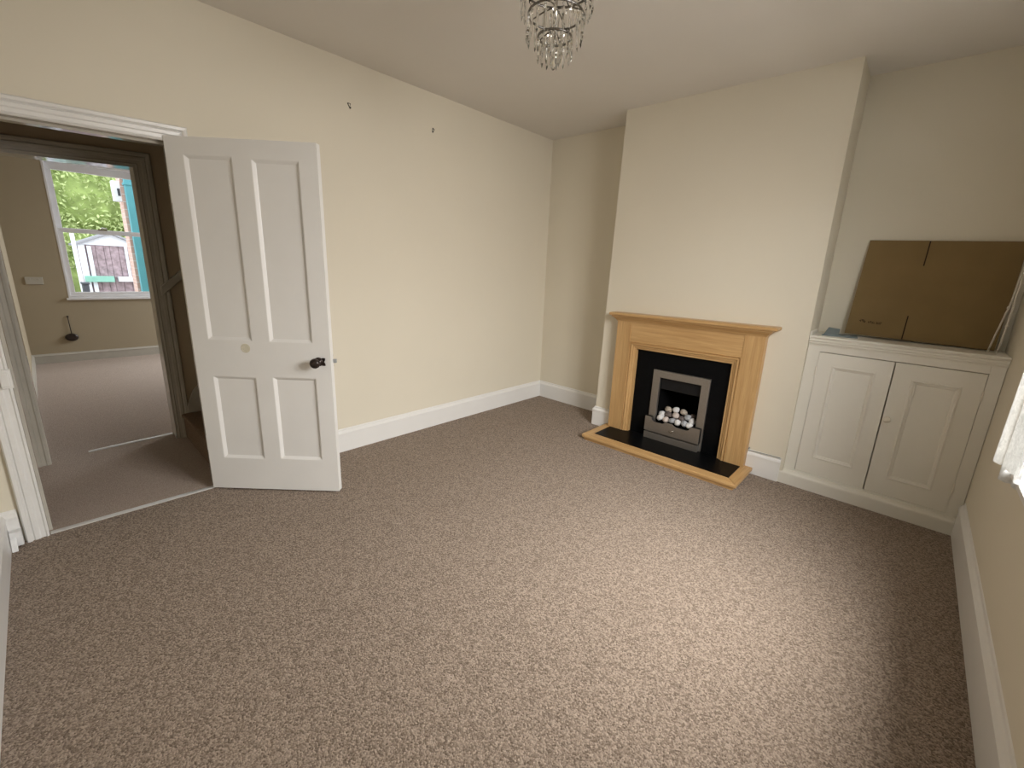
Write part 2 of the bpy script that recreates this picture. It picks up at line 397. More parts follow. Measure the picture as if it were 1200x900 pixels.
o = obj('sill', bx(KX-.02, KX+.03, KW[0]-.02, KW[1]+.02, .775, .803), 'pvc', wn, .005); o.location = off
# the living-room window in the right wall (beside the viewer)
wn2 = thing('window_2', 'white framed window in the deep recess of the right wall', 'window', (W, wy0, wz0)); wn2['kind'] = 'structure'
off2 = -Vector(wn2.location)
bm = nb(); rect_frame(bm, wy0, wy1, wz0, wz1, .05, .05, .05, W+.06, W+.11); prism(bm, [(-1.88, wz0), (-1.84, wz0), (-1.84, wz1), (-1.88, wz1)], W+.065, W+.105, YZ)
o = obj('window_frame', bm, 'pvc', wn2, .003); o.location = off2
o = obj('pane', bx(W+.082, W+.088, wy0+.04, wy1-.04, wz0+.04, wz1-.04), 'glass', wn2); o.location = off2
o = obj('sill', bx(W-.02, W+.07, wy0-.03, wy1+.03, wz0-.012, wz0+.012), 'gloss', wn2, .005); o.location = off2

# stairs climbing to the right behind the door
st = thing('stair_1', 'brown carpeted stairs climbing behind the open door', 'stairs', (-.6, -3.085, 0)); st['kind'] = 'structure'
offs = -Vector(st.location)
bm = nb(); pr = [(-3.085, 0)]
for k in range(8):
    y = -3.085+k*.215; z = (k+1)*.198
    pr += [(y, z-.03), (y-.012, z-.018), (y-.01, z-.004), (y+.004, z)]
    pr += [(y+.215, z)]
pr += [(-3.085+8*.215, 0)]
prism(bm, pr, -1.035, -.125, YZ)
o = obj('flight', bm, 'carpet_stair', st, .006); o.location = offs
bm = nb(); prism(bm, [(-3.05, 0), (-3.05, .25), (-3.0, .37), (-1.3, 2.0), (-1.3, .5), (-2.9, 0)], -1.058, -1.034, YZ)
o = obj('stair_string', bm, 'oldframe', st, .003); o.location = offs
o = obj('handrail', (lambda b_: (prism(b_, [(-3.10, 1.10), (-3.10, 1.165), (-1.9, 2.28), (-1.9, 2.21)], -1.055, -1.015, YZ), b_)[1])(nb()), 'oldframe', st, .006); o.location = offs

# ------------------------------------------------------------------ the open door
dA = .8185
DM = Matrix(((math.sin(dA), -math.cos(dA), 0, .02), (math.cos(dA), math.sin(dA), 0, -3.1504), (0, 0, 1, .012), (0, 0, 0, 1)))
door = thing('door_1', 'white four-panel door standing open into the room', 'door'); door['kind'] = 'structure'; door.matrix_world = DM
PAN = [(.088, .336, .925, 1.889), (.431, .677, .925, 1.882), (.088, .336, .199, .716), (.429, .682, .203, .722)]
bm = nb(); panelled(bm, .772, 1.972, .038, PAN, [(0, 0), (.004, .001), (.017, .011), (.019, .013)])
obj('leaf', bm, 'gloss', door, .0025)
for q in PAN: obj('panel', bx(q[0]+.012, q[1]-.012, .0125, .0255, q[2]+.012, q[3]-.012), 'gloss', door)
def knob_set(y, sgn, name, nx=.703):
    R = Matrix.Translation((nx, y, .822)) @ Matrix.Rotation(math.pi/2*sgn, 4, 'X')
    bm = nb(); lathe(bm, [(.026, 0), (.026, .003), (.020, .006), (.012, .009), (.0105, .024), (.014, .028), (.024, .036), (.0285, .046), (.0285, .054), (.023, .063), (.012, .068), (.003, .069)], 24, R)
    k = obj(name, bm, 'darkmetal', door, 0, True); return k
k = knob_set(0, 1, 'knob'); k['label'] = 'dark bronze knob'
bm = nb(); prism(bm, [(.724, .80), (.741, .80), (.741, .81), (.735, .822), (.741, .834), (.741, .845), (.724, .845)], -.004, 0, XZ)
obj('keyhole_plate', bm, 'darkmetal', door)
bm = nb(); box(bm, .66, .765, .038, .058, .78, .86); k2 = obj('rim_lock', bm, 'darkmetal', door, .002)
bm = nb(); box(bm, .772, .790, .030, .044, .812, .834); obj('latch_bolt', bm, 'grey', door, .002)
knob_set(.058, -1, 'knob', .695)
bm = nb(); lathe(bm, [(.0005, 0), (.0265, 0), (.0265, .0014), (.020, .0018), (.019, .0006), (.0005, .0006)], 28, Matrix.Translation((.294, .0003, .885)) @ Matrix.Rotation(math.pi/2, 4, 'X'))
k = obj('hole_filler', bm, 'filler', door); k['label'] = 'round patch of old filler'
for z in (.25, 1.65):
    bm = nb(); tube(bm, [(-.001, .004, z), (-.001, .004, z+.09)], .0035, 10); box(bm, -.002, .0005, .004, .034, z, z+.09); obj('hinge', bm, 'gloss', door)

# threshold strips
def bar(name, x, y0, y1, label, dx=0):
    bm = nb(); prism(bm, [(-.019, 0), (-.014, .004), (-.005, .0065), (.005, .0065), (.014, .004), (.019, 0)], y0, y1, lambda a, b_, h: (x+a+dx*(h-y0), h, b_))
    return tag(obj(name, bm, 'alu'), label, 'carpet strip')
bar('threshold_strip', -.012, DL+.003, DR-.003, 'thin aluminium carpet strip across the nearer doorway, at the foot of the open door')
bar('threshold_strip', -1.165, -3.63, E2R-.014, 'aluminium carpet strip across the further doorway, leading into the kitchen', -.07)

# ------------------------------------------------------------------ fireplace
SH = lambda v: Vector((v.x, v.y, v.z*(1+.012*(v.x-1.721))))
def shear(bm):
    for v in bm.verts: v.co = SH(v.co)
    return bm
hearth = thing('hearth', 'oak bordered black hearth slab on the carpet before the fire', 'hearth', (1.72, -.53, 0))
oh = -Vector(hearth.location)
HF, HL, HR = -.736, 1.099, 2.350
def hp(name, bm, mat, bev=.003, lab=None):
    o = obj(name, bm, mat, hearth, bev); o.location = oh
    if lab: o['label'] = lab
    return o
hp('plinth', bx(HL+.018, HR-.018, HF+.012, BY-.001, 0, .022), 'oak_h', .002)
nose = lambda y: [(y, .026), (y, .044), (y+.004, .05)]
bm = nb(); prism(bm, [(HL, HF), (HR, HF), (HR-.074, HF+.088), (HL+.068, HF+.088)], .022, .05, XY); hp('border', bm, 'oak_h', .005, 'front oak border')
bm = nb(); prism(bm, [(HL, HF), (HL+.068, HF+.088), (HL+.068, BY-.001), (HL, BY-.001)], .022, .05, XY); hp('border', bm, 'oak_d', .005)
bm = nb(); prism(bm, [(HR, HF), (HR, BY-.001), (HR-.074, BY-.001), (HR-.074, HF+.088)], .022, .05, XY); hp('border', bm, 'oak_d', .005)
hp('slab', bx(HL+.069, HR-.075, HF+.089, BY-.001, .022, .0505), 'black', .001)

sur = thing('fire_surround', 'oak fire surround with mantel shelf against the chimney breast', 'fireplace', (1.721, BY-.04, .0505))
osr = -Vector(sur.location)
def sp(name, bm, mat, bev=.002, lab=None):
    o = obj(name, shear(bm), mat, sur, bev); o.location = osr
    if lab: o['label'] = lab
    return o
Z0 = .0505; SF = -.395
sp('leg', bx(1.147, 1.277, SF, BY-.001, Z0, 1.035), 'oak_v')
sp('leg', bx(2.162, 2.296, SF, BY-.001, Z0, 1.035), 'oak_v')
sp('frieze', bx(1.277, 2.162, SF+.004, BY-.001, .850, 1.035), 'oak_h')
MP = [(0, BY-.001), (0, SF+.001), (.003, SF-.003), (.006, SF+.006), (.010, SF+.008), (.014, SF+.001), (.024, SF+.001), (.028, SF+.010), (.032, SF+.012), (.040, SF+.012), (.045, SF+.020), (.060, SF+.022), (.060, BY-.001)]
for nm, path, mt in (('inner_moulding', [(1.277, Z0), (1.277, .852)], 'oak_v'), ('inner_moulding', [(1.277, .852), (2.162, .852)], 'oak_h'), ('inner_moulding', [(2.162, .852), (2.162, Z0)], 'oak_v')):
    # each length is mitred against its neighbour
    bm = nb(); rows = []
    for (px, pz) in path:
        corner = abs(pz-.852) < 1e-6
        r_ = []
        for o_, y in MP:
            sx = o_ if px < 1.7 else -o_
            r_.append(bm.verts.new((px+sx, y, pz-(o_ if corner else 0))))
        rows.append(r_)
    for j in range(len(MP)): bm.faces.new((rows[0][j], rows[0][(j+1) % len(MP)], rows[1][(j+1) % len(MP)], rows[1][j]))
    bm.faces.new(rows[0]); bm.faces.new(rows[1][::-1])
    sp(nm, bm, mt, 0)
bm = nb(); BM_ = [(-.02, 1.012), (.003, 1.012), (.006, 1.020), (.012, 1.026), (.020, 1.036), (.032, 1.046), (.040, 1.050), (.042, 1.062), (-.02, 1.062)]
sweep(bm, [(1.147, BY-.001), (1.147, SF), (2.296, SF), (2.296, BY-.001)], BM_, XY, -1)
sp('bed_moulding', bm, 'oak_h', 0)
bm = nb(); prism(bm, [(1.088, BY-.001), (1.088, -.452), (2.367, -.452), (2.367, BY-.001)], 1.062, 1.086, XY)
sp('mantel_shelf', bm, 'oak_h', .006)
bm = nb()
prism(bm, [(1.337, Z0), (1.502, Z0), (1.502, .80), (1.337, .80)], BY-.012, BY-.001, XZ); prism(bm, [(1.966, Z0), (2.102, Z0), (2.102, .80), (1.966, .80)], BY-.012, BY-.001, XZ)
prism(bm, [(1.502, .643), (1.966, .643), (1.966, .80), (1.502, .80)], BY-.012, BY-.001, XZ)
sp('back_panel', bm, 'black', 0, 'polished black back panel')

fire = thing('gas_fire', 'brushed steel framed inset gas fire in the fireplace', 'fire', (1.733, -.345, .0505))
ofi = -Vector(fire.location)
def fp(name, bm, mat, bev=.002, lab=None, sm=False):
    o = obj(name, shear(bm), mat, fire, bev, sm); o.location = ofi
    if lab: o['label'] = lab
    return o
bm = nb(); FY0, FY1 = BY-.030, BY-.002
for q in ([(1.503, Z0), (1.563, Z0), (1.563, .582), (1.503, .641)], [(1.965, Z0), (1.965, .641), (1.903, .582), (1.903, Z0)], [(1.503, .641), (1.563, .582), (1.903, .582), (1.965, .641)]):
    prism(bm, q, FY0, FY1, XZ)
fp('trim_frame', bm, 'steel', .003)
bm = nb(); fx0, fx1, fz0, fz1, fd = 1.5635, 1.9025, .10, .5995, -.035
A = [(fx0, BY-.004, fz0), (fx1, BY-.004, fz0), (fx1, BY-.004, fz1), (fx0, BY-.004, fz1)]; B = [(fx0+.01, fd, fz0), (fx1-.01, fd, fz0), (fx1-.01, fd, fz1), (fx0+.01, fd, fz1)]
va = [bm.verts.new(p) for p in A]; vb = [bm.verts.new(p) for p in B]; bm.faces.new(vb)
for i in range(4): bm.faces.new((va[i], va[(i+1) % 4], vb[(i+1) % 4], vb[i]))
fp('firebox', bm, 'soot', 0)
bm = nb(); prism(bm, [(1.564, .482), (1.902, .482), (1.902, .592), (1.564, .592)], BY+.004, BY+.012, XZ)
fp('hood', bm, 'hood', .001)
fp('coal_bed', bx(1.575, 1.892, -.32, -.19, .102, .208), 'soot', .01)
bm = nb()
prism(bm, [(1.494, .118), (1.954, .118), (1.954, .243), (1.880, .243), (1.868, .215), (1.850, .206), (1.765, .206), (1.745, .214), (1.730, .226), (1.672, .226), (1.660, .214), (1.645, .206), (1.575, .206), (1.556, .214), (1.545, .243), (1.494, .243)], -.392, -.384, XZ)
fp('ash_cover', bm, 'steel', .0015)
bm = nb(); box(bm, 1.494, 1.502, -.386, FY0, .118, .243); box(bm, 1.946, 1.954, -.386, FY0, .118, .243); box(bm, 1.502, 1.545, -.386, FY0, .236, .243); box(bm, 1.88, 1.946, -.386, FY0, .236, .243); box(bm, 1.50, 1.95, -.36, FY0-.001, .106, .20)
fp('cover_return', bm, 'hood', .001)
bm = nb(); box(bm, 1.494, 1.952, -.389, FY0-.0005, Z0, .106); fp('base_strip', bm, 'steel', .002)
bm = nb(); tube(bm, [(1.712, -.394, .166), (1.722, -.402, .161), (1.736, -.405, .163), (1.746, -.402, .172), (1.750, -.394, .183)], [.003, .005, .006, .005, .002], 10)
fp('pull', bm, 'chrome', 0, 'small curved chrome pull', True)
PEB = [((1.601, -.338, .240), 'p_white', 'white ceramic pebble at the left end of the front row in the fire'), ((1.649, -.338, .234), 'p_pink', 'pinkish white ceramic pebble second in the front row of the fire'),
       ((1.702, -.338, .237), 'p_grey', 'pale grey ceramic pebble third in the front row of the fire'), ((1.754, -.338, .236), 'p_white', 'bright white ceramic pebble fourth in the front row of the fire'),
       ((1.808, -.338, .240), 'p_grey', 'grey ceramic pebble fifth in the front row of the fire'), ((1.850, -.338, .238), 'p_white', 'white ceramic pebble at the right end of the front row in the fire'),
       ((1.651, -.297, .272), 'p_brown', 'dark brown ceramic pebble left of the tan one in the middle row'), ((1.715, -.297, .277), 'p_pink', 'pinkish tan ceramic pebble at the centre of the heap in the fire'),
       ((1.769, -.297, .262), 'p_brown', 'dark brown ceramic pebble right of the tan one, low in the middle row'), ((1.816, -.297, .287), 'p_grey', 'large grey ceramic pebble near the right end of the middle row'),
       ((1.633, -.258, .301), 'p_strip', 'beige ceramic pebble at the left of the top back row'), ((1.699, -.258, .314), 'p_white', 'long pale ceramic pebble in the middle of the top back row'),
       ((1.765, -.258, .309), 'p_strip', 'streaked brown ceramic pebble at the right of the top back row'), ((1.848, -.272, .290), 'p_brown', 'dark ceramic pebble at the far right behind the grey one'),
       ((1.596, -.292, .262), 'p_white', 'white ceramic pebble behind the left end of the front row'), ((1.853, -.302, .263), 'p_white', 'whitish ceramic pebble behind the right end of the front row')]
for i, (c, mt, lab) in enumerate(PEB):
    rnd = random.Random(40+i); bm = nb()
    blob(bm, (0, 0, 0), (.030*rnd.uniform(.92, 1.12), .026, .025*rnd.uniform(.9, 1.08)), i, 3, .10)
    bm.transform(Matrix.Rotation(rnd.uniform(-.7, .7), 4, 'Y'))
    o = obj('ceramic_pebble', bm, mt, None, 0, True); o.location = SH(Vector(c)); tag(o, lab, 'pebble', 'ceramic pebbles heaped in the gas fire')

# cable stub by the right leg of the surround
bm = nb(); tube(bm, [(2.303, BY, .19), (2.303, BY-.012, .189), (2.304, BY-.018, .185)], .005, 8); tube(bm, [(2.30, BY-.012, .172), (2.40, BY-.020, .181), (2.51, BY-.015, .181)], .0025, 6)
tag(obj('cable', bm, 'grey', None, 0, True), 'thin grey cable along the skirting top beside the right leg of the surround', 'cable')

# ------------------------------------------------------------------ alcove cupboard
cup = thing('alcove_cupboard', 'cream painted two-door cupboard filling the right alcove', 'cupboard', (2.985, -.16, 0))
oc = -Vector(cup.location)
def cp(name, bm, mat='cupboard', bev=.002, parent=None, lab=None, sm=False):
    o = obj(name, bm, mat, parent or cup, bev, sm)
    if parent is None: o.location = oc
    if lab: o['label'] = lab
    return o
CF = -.284; X0, X1 = BR+.0005, W-.002
bm = nb()
for q in ([(X0, 0), (2.599, 0), (2.599, 1.03), (X0, 1.03)], [(3.380, 0), (X1, 0), (X1, 1.03), (3.380, 1.03)], [(2.599, .957), (3.380, .957), (3.380, 1.03), (2.599, 1.03)], [(2.599, 0), (3.380, 0), (3.380, .110), (2.599, .110)]):
    prism(bm, q, CF, CF+.022, XZ)
cp('face_frame', bm)
bm = nb(); sweep(bm, [(X0, CF), (X1, CF)], [(-.01, .998), (.006, .998), (.008, 1.006), (.016, 1.012), (.016, 1.020), (.024, 1.026), (.026, 1.036), (.022, 1.040), (.030, 1.044), (.034, 1.052), (.030, 1.060), (-.01, 1.060)], XY, -1)
cp('top_moulding', bm, bev=0)
cp('top_board', bx(X0, X1, CF-.008, -.001, 1.034, 1.059))
cp('upstand', bx(X0-.001, X0+.007, CF-.02, -.10, 1.058, 1.085))
bm = nb(); sweep(bm, [(X0-.02, CF), (X1, CF)], [(0, 0), (.046, 0), (.046, .072), (.044, .082), (.036, .090), (.024, .093), (.012, .094), (0, .095)], XY, -1)
cp('plinth', bm, bev=0)
def cdoor(x0, x1, q, knobx, hx):
    d = bpy.data.objects.new('door', None)
    bm = nb(); panelled(bm, x1-x0, .840, .022, [(q[0]-x0, q[1]-x0, q[2]-.113, q[3]-.113)], [(0, 0), (.004, -.003), (.009, -.004), (.013, .001), (.017, .0025), (.020, .0025), (.026, .009)])
    bm.transform(at((x0, CF-.002, .113)))
    d = cp('door', bm, bev=.002)
    cp('door_panel', bx(q[0]+.018, q[1]-.018, CF+.0065, CF+.013, q[2]+.018, q[3]-.018), parent=d)
    if knobx:
        bm = nb(); lathe(bm, [(.009, 0), (.009, .003), (.007, .007), (.0075, .013), (.014, .019), (.019, .028), (.0165, .037), (.008, .041), (.0015, .042)], 20, Matrix.Translation((knobx, CF-.002, .602)) @ Matrix.Rotation(math.pi/2, 4, 'X'))
        cp('knob', bm, 'knobpaint', 0, d, None, True)
    for z in (.24, .80):
        bm = nb(); tube(bm, [(hx, CF-.003, z), (hx, CF-.003, z+.06)], .004, 8); cp('hinge', bm, 'knobpaint', 0, d)
    return d
cdoor(2.602, 2.986, (2.682, 2.912, .226, .874), None, 2.600)
cdoor(2.992, 3.377, (3.078, 3.294, .220, .862), 3.016, 3.379)

# cardboard carton, folded flat, leaning on the alcove wall
L = math.atan2(.045, .6)
bmx = thing('cardboard_carton', 'flat folded brown cardboard carton leaning on the wall above the cupboard', 'cardboard box', (2.688, -.067, 1.0755))
bmx.rotation_euler = (-L, math.radians(1.0), 0)
bw, bh = .705, .604
bm = nb()
prism(bm, [(0, 0), (.294, 0), (.294, .15), (.300, .15), (.300, 0), (bw, 0), (bw, bh), (.306, bh), (.306, bh-.148), (.300, bh-.148), (.300, bh), (.012, bh)], 0, .005, XZ)
obj('front_sheet', bm, 'card', bmx, .001)
bm = nb(); prism(bm, [(.004, 0), (bw, 0), (bw, bh), (.014, bh)], .0055, .011, XZ); obj('rear_sheet', bm, 'card_dark', bmx, .001)
bm = nb()                                                           # faint unreadable stamped line
rnd = random.Random(3); x = .062
for wd in (3, 8):
    for k in range(wd):
        w_ = .0095 if wd == 3 else .007
        z0 = .084-.05*(x-.062)
        for s in range(3):
            a = rnd.choice(((0, 0, .3, 1), (.7, 0, 1, 1), (0, .75, 1, 1), (0, 0, 1, .25), (0, .4, 1, .62)))
            hgt = .018 if wd == 3 else .015
            box(bm, x+a[0]*w_, x+a[2]*w_, -.0006, 0, z0+a[1]*hgt, z0+a[3]*hgt)
        x += w_*1.28
    x += .012
obj('print', bm, 'print', bmx)

# blue-grey folded sheet lying on the cupboard
sheet = nb()
prism(sheet, [(2.585, -.235), (2.775, -.205), (2.760, -.075), (2.600, -.085)], 1.0595, 1.066, XY)
vs = [sheet.verts.new(p) for p in ((2.592, -.21, 1.066), (2.672, -.19, 1.066), (2.664, -.105, 1.098), (2.600, -.105, 1.103), (2.592, -.21, 1.069), (2.672, -.19, 1.069), (2.664, -.102, 1.101), (2.600, -.102, 1.106))]
for f in ((0, 1, 2, 3), (4, 7, 6, 5), (0, 4, 5, 1), (1, 5, 6, 2), (2, 6, 7, 3), (3, 7, 4, 0)): sheet.faces.new([vs[i] for i in f])
tag(obj('paper_sheet', sheet, 'teal_sheet'), 'blue-grey folded paper lying on the cupboard top beside the carton', 'paper')

# looped cord hanging in the corner above the cupboard
def cordmesh(pts, r, seed):
    bm = nb(); P = []
    rnd = random.Random(seed)
    for i in range(len(pts)-1):
        a, b_ = Vector(pts[i]), Vector(pts[i+1])
        for k in range(8): P.append(a.lerp(b_, k/8)+Vector((rnd.uniform(-.0008, .0008), rnd.uniform(-.0008, .0008), 0)))
    P.append(Vector(pts[-1])); tube(bm, P, r, 8); return bm
cord = thing('hanging_rope', 'white rope hanging down in the corner onto the cupboard top', 'rope', (3.42, -.15, 1.75))
ocd = -Vector(cord.location)
bm = nb(); tube(bm, [(W-.001, -.14, 1.75), (W-.018, -.14, 1.75), (W-.028, -.14, 1.742), (W-.028, -.14, 1.733), (W-.022, -.14, 1.728)], .002, 8); lathe(bm, [(.006, 0), (.006, .002), (.001, .003)], 12, Matrix.Translation((W, -.14, 1.75)) @ Matrix.Rotation(-math.pi/2, 4, 'Y'))
o = obj('hook', bm, 'chrome', cord); o.location = ocd
for pts, sd in (([(3.413, -.142, 1.732), (3.402, -.14, 1.60), (3.393, -.14, 1.35), (3.381, -.135, 1.24), (3.363, -.13, 1.072), (3.358, -.15, 1.063)], 1), ([(3.413, -.138, 1.732), (3.408, -.15, 1.60), (3.402, -.16, 1.35), (3.400, -.17, 1.20), (3.395, -.175, 1.07), (3.390, -.19, 1.063)], 2)):
    o = obj('strand', cordmesh(pts, .0042, sd), 'cord', cord, 0, True); o.location = ocd
for c_, n_ in (((3.389, -.138, 1.31), 1), ((3.401, -.168, 1.21), 2)):
    bm = nb(); blob(bm, c_, (.008, .008, .010), n_, 2); o = obj('knot', bm, 'cord', cord, 0, True); o.location = ocd

# net curtain gathered at the far end of the right-hand window
cur = thing('net_curtain', 'white net curtain hanging at the edge of the right window', 'curtain', (W-.05, -1.15, 2.2))
ocu = -Vector(cur.location)
def drape(y0, y1, x0, x1, zt, zb0, zb1, folds, amp, seed, thick=.0):
    bm = nb(); nu, nv = 90, 40; g = []
    rnd = random.Random(seed); ph = rnd.uniform(0, 6)
    for i in range(nu+1):
        u = i/nu; col = []
        for j in range(nv+1):
            v = j/nv; zb = zb0+(zb1-zb0)*u
            z = zt+(zb-zt)*v
            a = amp*(.45+.55*v)
            y = y0+(y1-y0)*u; x = x0+(x1-x0)*u
            x += a*math.sin(folds*2*math.pi*u+ph+.6*v)*(.75+.25*math.sin(7*u+ph)); y += a*.5*math.cos(folds*4*math.pi*u+ph)
            x = min(x, W-.006) if y > -1.14 else x
            col.append(bm.verts.new((x, y, z)))
        g.append(col)
    for i in range(nu):
        for j in range(nv): bm.faces.new((g[i][j], g[i+1][j], g[i+1][j+1], g[i][j+1]))
    return bm
o = obj('drop', drape(-.985, -1.40, W-.042, W-.012, 2.2, .683, .735, 2.4, .018, 3), 'net', cur, 0, True); o.location = ocu
o = obj('drop', drape(-1.11, -1.42, W-.035, W-.008, 2.2, .642, .70, 2, .014, 8), 'net', cur, 0, True); o.location = ocu
bm = nb(); tube(bm, [(W-.035, -.93, 2.205), (W-.035, -3.05, 2.205)], .009, 12); o = obj('rail', bm, 'plastic', cur, 0, True); o.location = ocu
for y in (-.97, -3.03):
    o = obj('rail_bracket', bx(W-.045, W, y, y+.015, 2.19, 2.22), 'plastic', cur, .002); o.location = ocu

# ------------------------------------------------------------------ chandelier
CX, CY = 1.697, -2.10
ch = thing('chandelier', 'tiered glass prism chandelier hanging from the ceiling', 'chandelier', (CX, CY, H))
def chp(name, bm, mat, sm=False, parent=None):
    o = obj(name, bm, mat, parent or ch, 0, sm); return o
bm = nb(); lathe(bm, [(.055, 0), (.055, -.008), (.04, -.022), (.012, -.030), (.002, -.031)], 28); chp('ceiling_rose', bm, 'chrome', True)
bm = nb(); tube(bm, [(0, 0, -.02), (0, 0, -.33)], .006, 10); chp('stem', bm, 'chrome', True)
TIERS = [(-.150, .142, 26, .100), (-.246, .112, 20, .098), (-.325, .069, 12, .088)]
for z, R, n, ln in TIERS:
    bm = nb(); ring(bm, (0, 0, z), R, .0045, 48, 8)
    for k in range(4):
        a = k*math.pi/2+.3; tube(bm, [(0, 0, z+.03), (R*math.cos(a)*.5, R*math.sin(a)*.5, z+.02), (R*math.cos(a), R*math.sin(a), z)], .0026, 6)
    chp('tier_ring', bm, 'ringmetal', True)
def prism_drop(ln):
    bm = nb()                                                        # hook, bead and three-sided glass prism with a pointed tip
    lathe(bm, [(.0008, .001), (.0045, -.004), (.0045, -.009), (.0008, -.013)], 8)
    rows = []
    for r_, z in ((.0035, -.014), (.007, -.022), (.007, -ln+.018), (.0015, -ln)):
        rows.append([bm.verts.new((r_*math.cos(t), r_*math.sin(t), z)) for t in (0, 2.094, 4.189)])
    for i in range(3):
        for k in range(3): bm.faces.new((rows[i][k], rows[i][(k+1) % 3], rows[i+1][(k+1) % 3], rows[i+1][k]))
    bm.faces.new(rows[0]); bm.faces.new(rows[-1])
    bmesh.ops.recalc_face_normals(bm, faces=bm.faces)
    me = bpy.data.meshes.new('crystal_prism'); bm.to_mesh(me); bm.free(); me.materials.append(M['crystal']); return me
for z, R, n, ln in TIERS:
    me = prism_drop(ln); rnd = random.Random(n)
    for k in range(n):
        a = 2*math.pi*k/n
        o = bpy.data.objects.new('crystal_prism', me); COL.objects.link(o); o.parent = ch
        o.location = (R*math.cos(a), R*math.sin(a), z-.004); o.rotation_euler = (rnd.uniform(-.05, .05), rnd.uniform(-.05, .05), a+rnd.uniform(-.5, .5))
me = prism_drop(.098)
for k in range(5):
    a = 2*math.pi*k/5+.2; r_ = .030
    o = bpy.data.objects.new('crystal_prism', me); COL.objects.link(o); o.parent = ch; o.location = (r_*math.cos(a), r_*math.sin(a), -.325); o.rotation_euler = (0, 0, a)
bm = nb(); lathe(bm, [(.001, -.33), (.012, -.34), (.008, -.352), (.0015, -.36), (.0015, -.405), (.006, -.412), (.0125, -.424), (.0125, -.430), (.006, -.440), (.001, -.444)], 12); chp('pendant_drop', bm, 'crystal')

# ------------------------------------------------------------------ small things on the walls
def hook(y, z, lab, tilt):
    bm = nb(); R = at((0, y, z)) @ Matrix.Rotation(tilt, 4, 'X') @ Matrix.Scale(.8, 4)
    tube(bm, [R @ Vector(p) for p in ((.003, -.012, .018), (.004, .012, .018), (.004, .002, -.018), (.004, -.012, .018))], .0026, 8)
    tube(bm, [R @ Vector(p) for p in ((.003, .002, -.012), (.016, .002, -.020), (.020, .002, -.012))], .003, 8)
    tag(obj('picture_hook', bm, 'darkmetal', None, 0, True), lab, 'hook')
hook(-2.134, 2.393, 'small dark picture hook on the left wall, the one nearer the door', .1)
hook(-1.466, 2.403, 'small dark picture hook on the left wall, the one nearer the corner', -.5)

# white plastic stop at the foot of the skirting by the near corner
ph = nb()
box(ph, .0215, .060, -3.966, -3.926, .012, .086)
prism(ph, [(.060, .06), (.066, .058), (.098, .004), (.092, .001), (.060, .035)], -3.966, -3.945, XZ)
tag(obj('plastic_bracket', ph, 'plastic', None, .006, False, None, 3), 'white plastic bracket at the skirting foot left of the hall doorway', 'bracket')

# kitchen wall fittings
pc = thing('hanging_round_cover', 'dark round object hanging on a short wire below the kitchen window', 'wall fitting', (KX, -3.50, .57))
bm = nb(); lathe(bm, [(.004, 0), (.058, .004), (.062, .014), (.055, .028), (.03, .033), (.004, .034)], 32, Matrix.Translation((.004, .0, -.262)) @ Matrix.Rotation(math.pi/2, 4, 'Y')); 
for v in bm.verts: v.co.z = -.262+(v.co.z+.262)*.78
obj('disc', bm, 'darkmetal', pc, 0, True)
bm = nb(); tube(bm, [(.008, 0, 0), (.012, .0, -.06), (.014, .004, -.215)], .004, 8); lathe(bm, [(.010, 0), (.010, .010), (.002, .014)], 12, Matrix.Rotation(math.pi/2, 4, 'Y')); obj('wire', bm, 'darkmetal', pc, 0, True)
sk = thing('wall_socket', 'pale double socket on the kitchen wall left of the window', 'socket', (KX, -3.713, 1.01))
obj('plate', bx(0, .010, -.073, .073, -.043, .043), 'oldframe', sk, .003)
for yy in (-.035, .035): obj('rocker', bx(.010, .014, yy-.008, yy+.008, .012, .030), 'oldframe', sk, .001)

# ------------------------------------------------------------------ outdoors beyond the kitchen window
struct('ground_garden', bx(-30, KX-.22, -14, 10, -.45, -.35), 'paving')
struct('ground_street', bx(W+.14, 30, -16, 12, -.6, -.5), 'paving')
struct('added_wall_opposite', bx(W+8, W+9, -16, 12, -.6, 3.6), 'brick')  # unseen street wall, added to keep low sky light off the right window
rnd = random.Random(11)
hd = nb()
for k in range(46):
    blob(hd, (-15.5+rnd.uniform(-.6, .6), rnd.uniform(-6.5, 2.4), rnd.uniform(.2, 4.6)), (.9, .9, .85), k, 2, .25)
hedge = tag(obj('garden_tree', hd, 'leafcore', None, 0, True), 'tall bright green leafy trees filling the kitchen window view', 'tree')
lf = nb()
for k in range(22000):
    y, z = rnd.uniform(-7, 2.6), rnd.uniform(-.3, 5.6)
    x = -14.4+.35*math.sin(y*2.1)+.3*math.sin(z*2.7+y)+rnd.uniform(-.6, .35)
    s = rnd.uniform(.04, .085); R = Matrix.Rotation(rnd.uniform(0, 6.28), 4, 'X') @ Matrix.Rotation(rnd.uniform(-.2, 1.25), 4, 'Y') @ Matrix.Rotation(rnd.uniform(0, 6.28), 4, 'Z')
    q = [lf.verts.new(Vector((x, y, z))+R @ Vector(p)*s) for p in ((0, -1, 0), (.45, 0, .12), (0, 1, 0), (-.45, 0, .12))]
    lf.faces.new((q[0], q[1], q[2])); lf.faces.new((q[0], q[2], q[3]))
me = bpy.data.meshes.new('foliage'); lf.to_mesh(me); lf.free(); me.materials.append(M['leaf'])
lo = bpy.data.objects.new('foliage', me); COL.objects.link(lo); lo.parent = hedge; lo['kind'] = 'stuff'

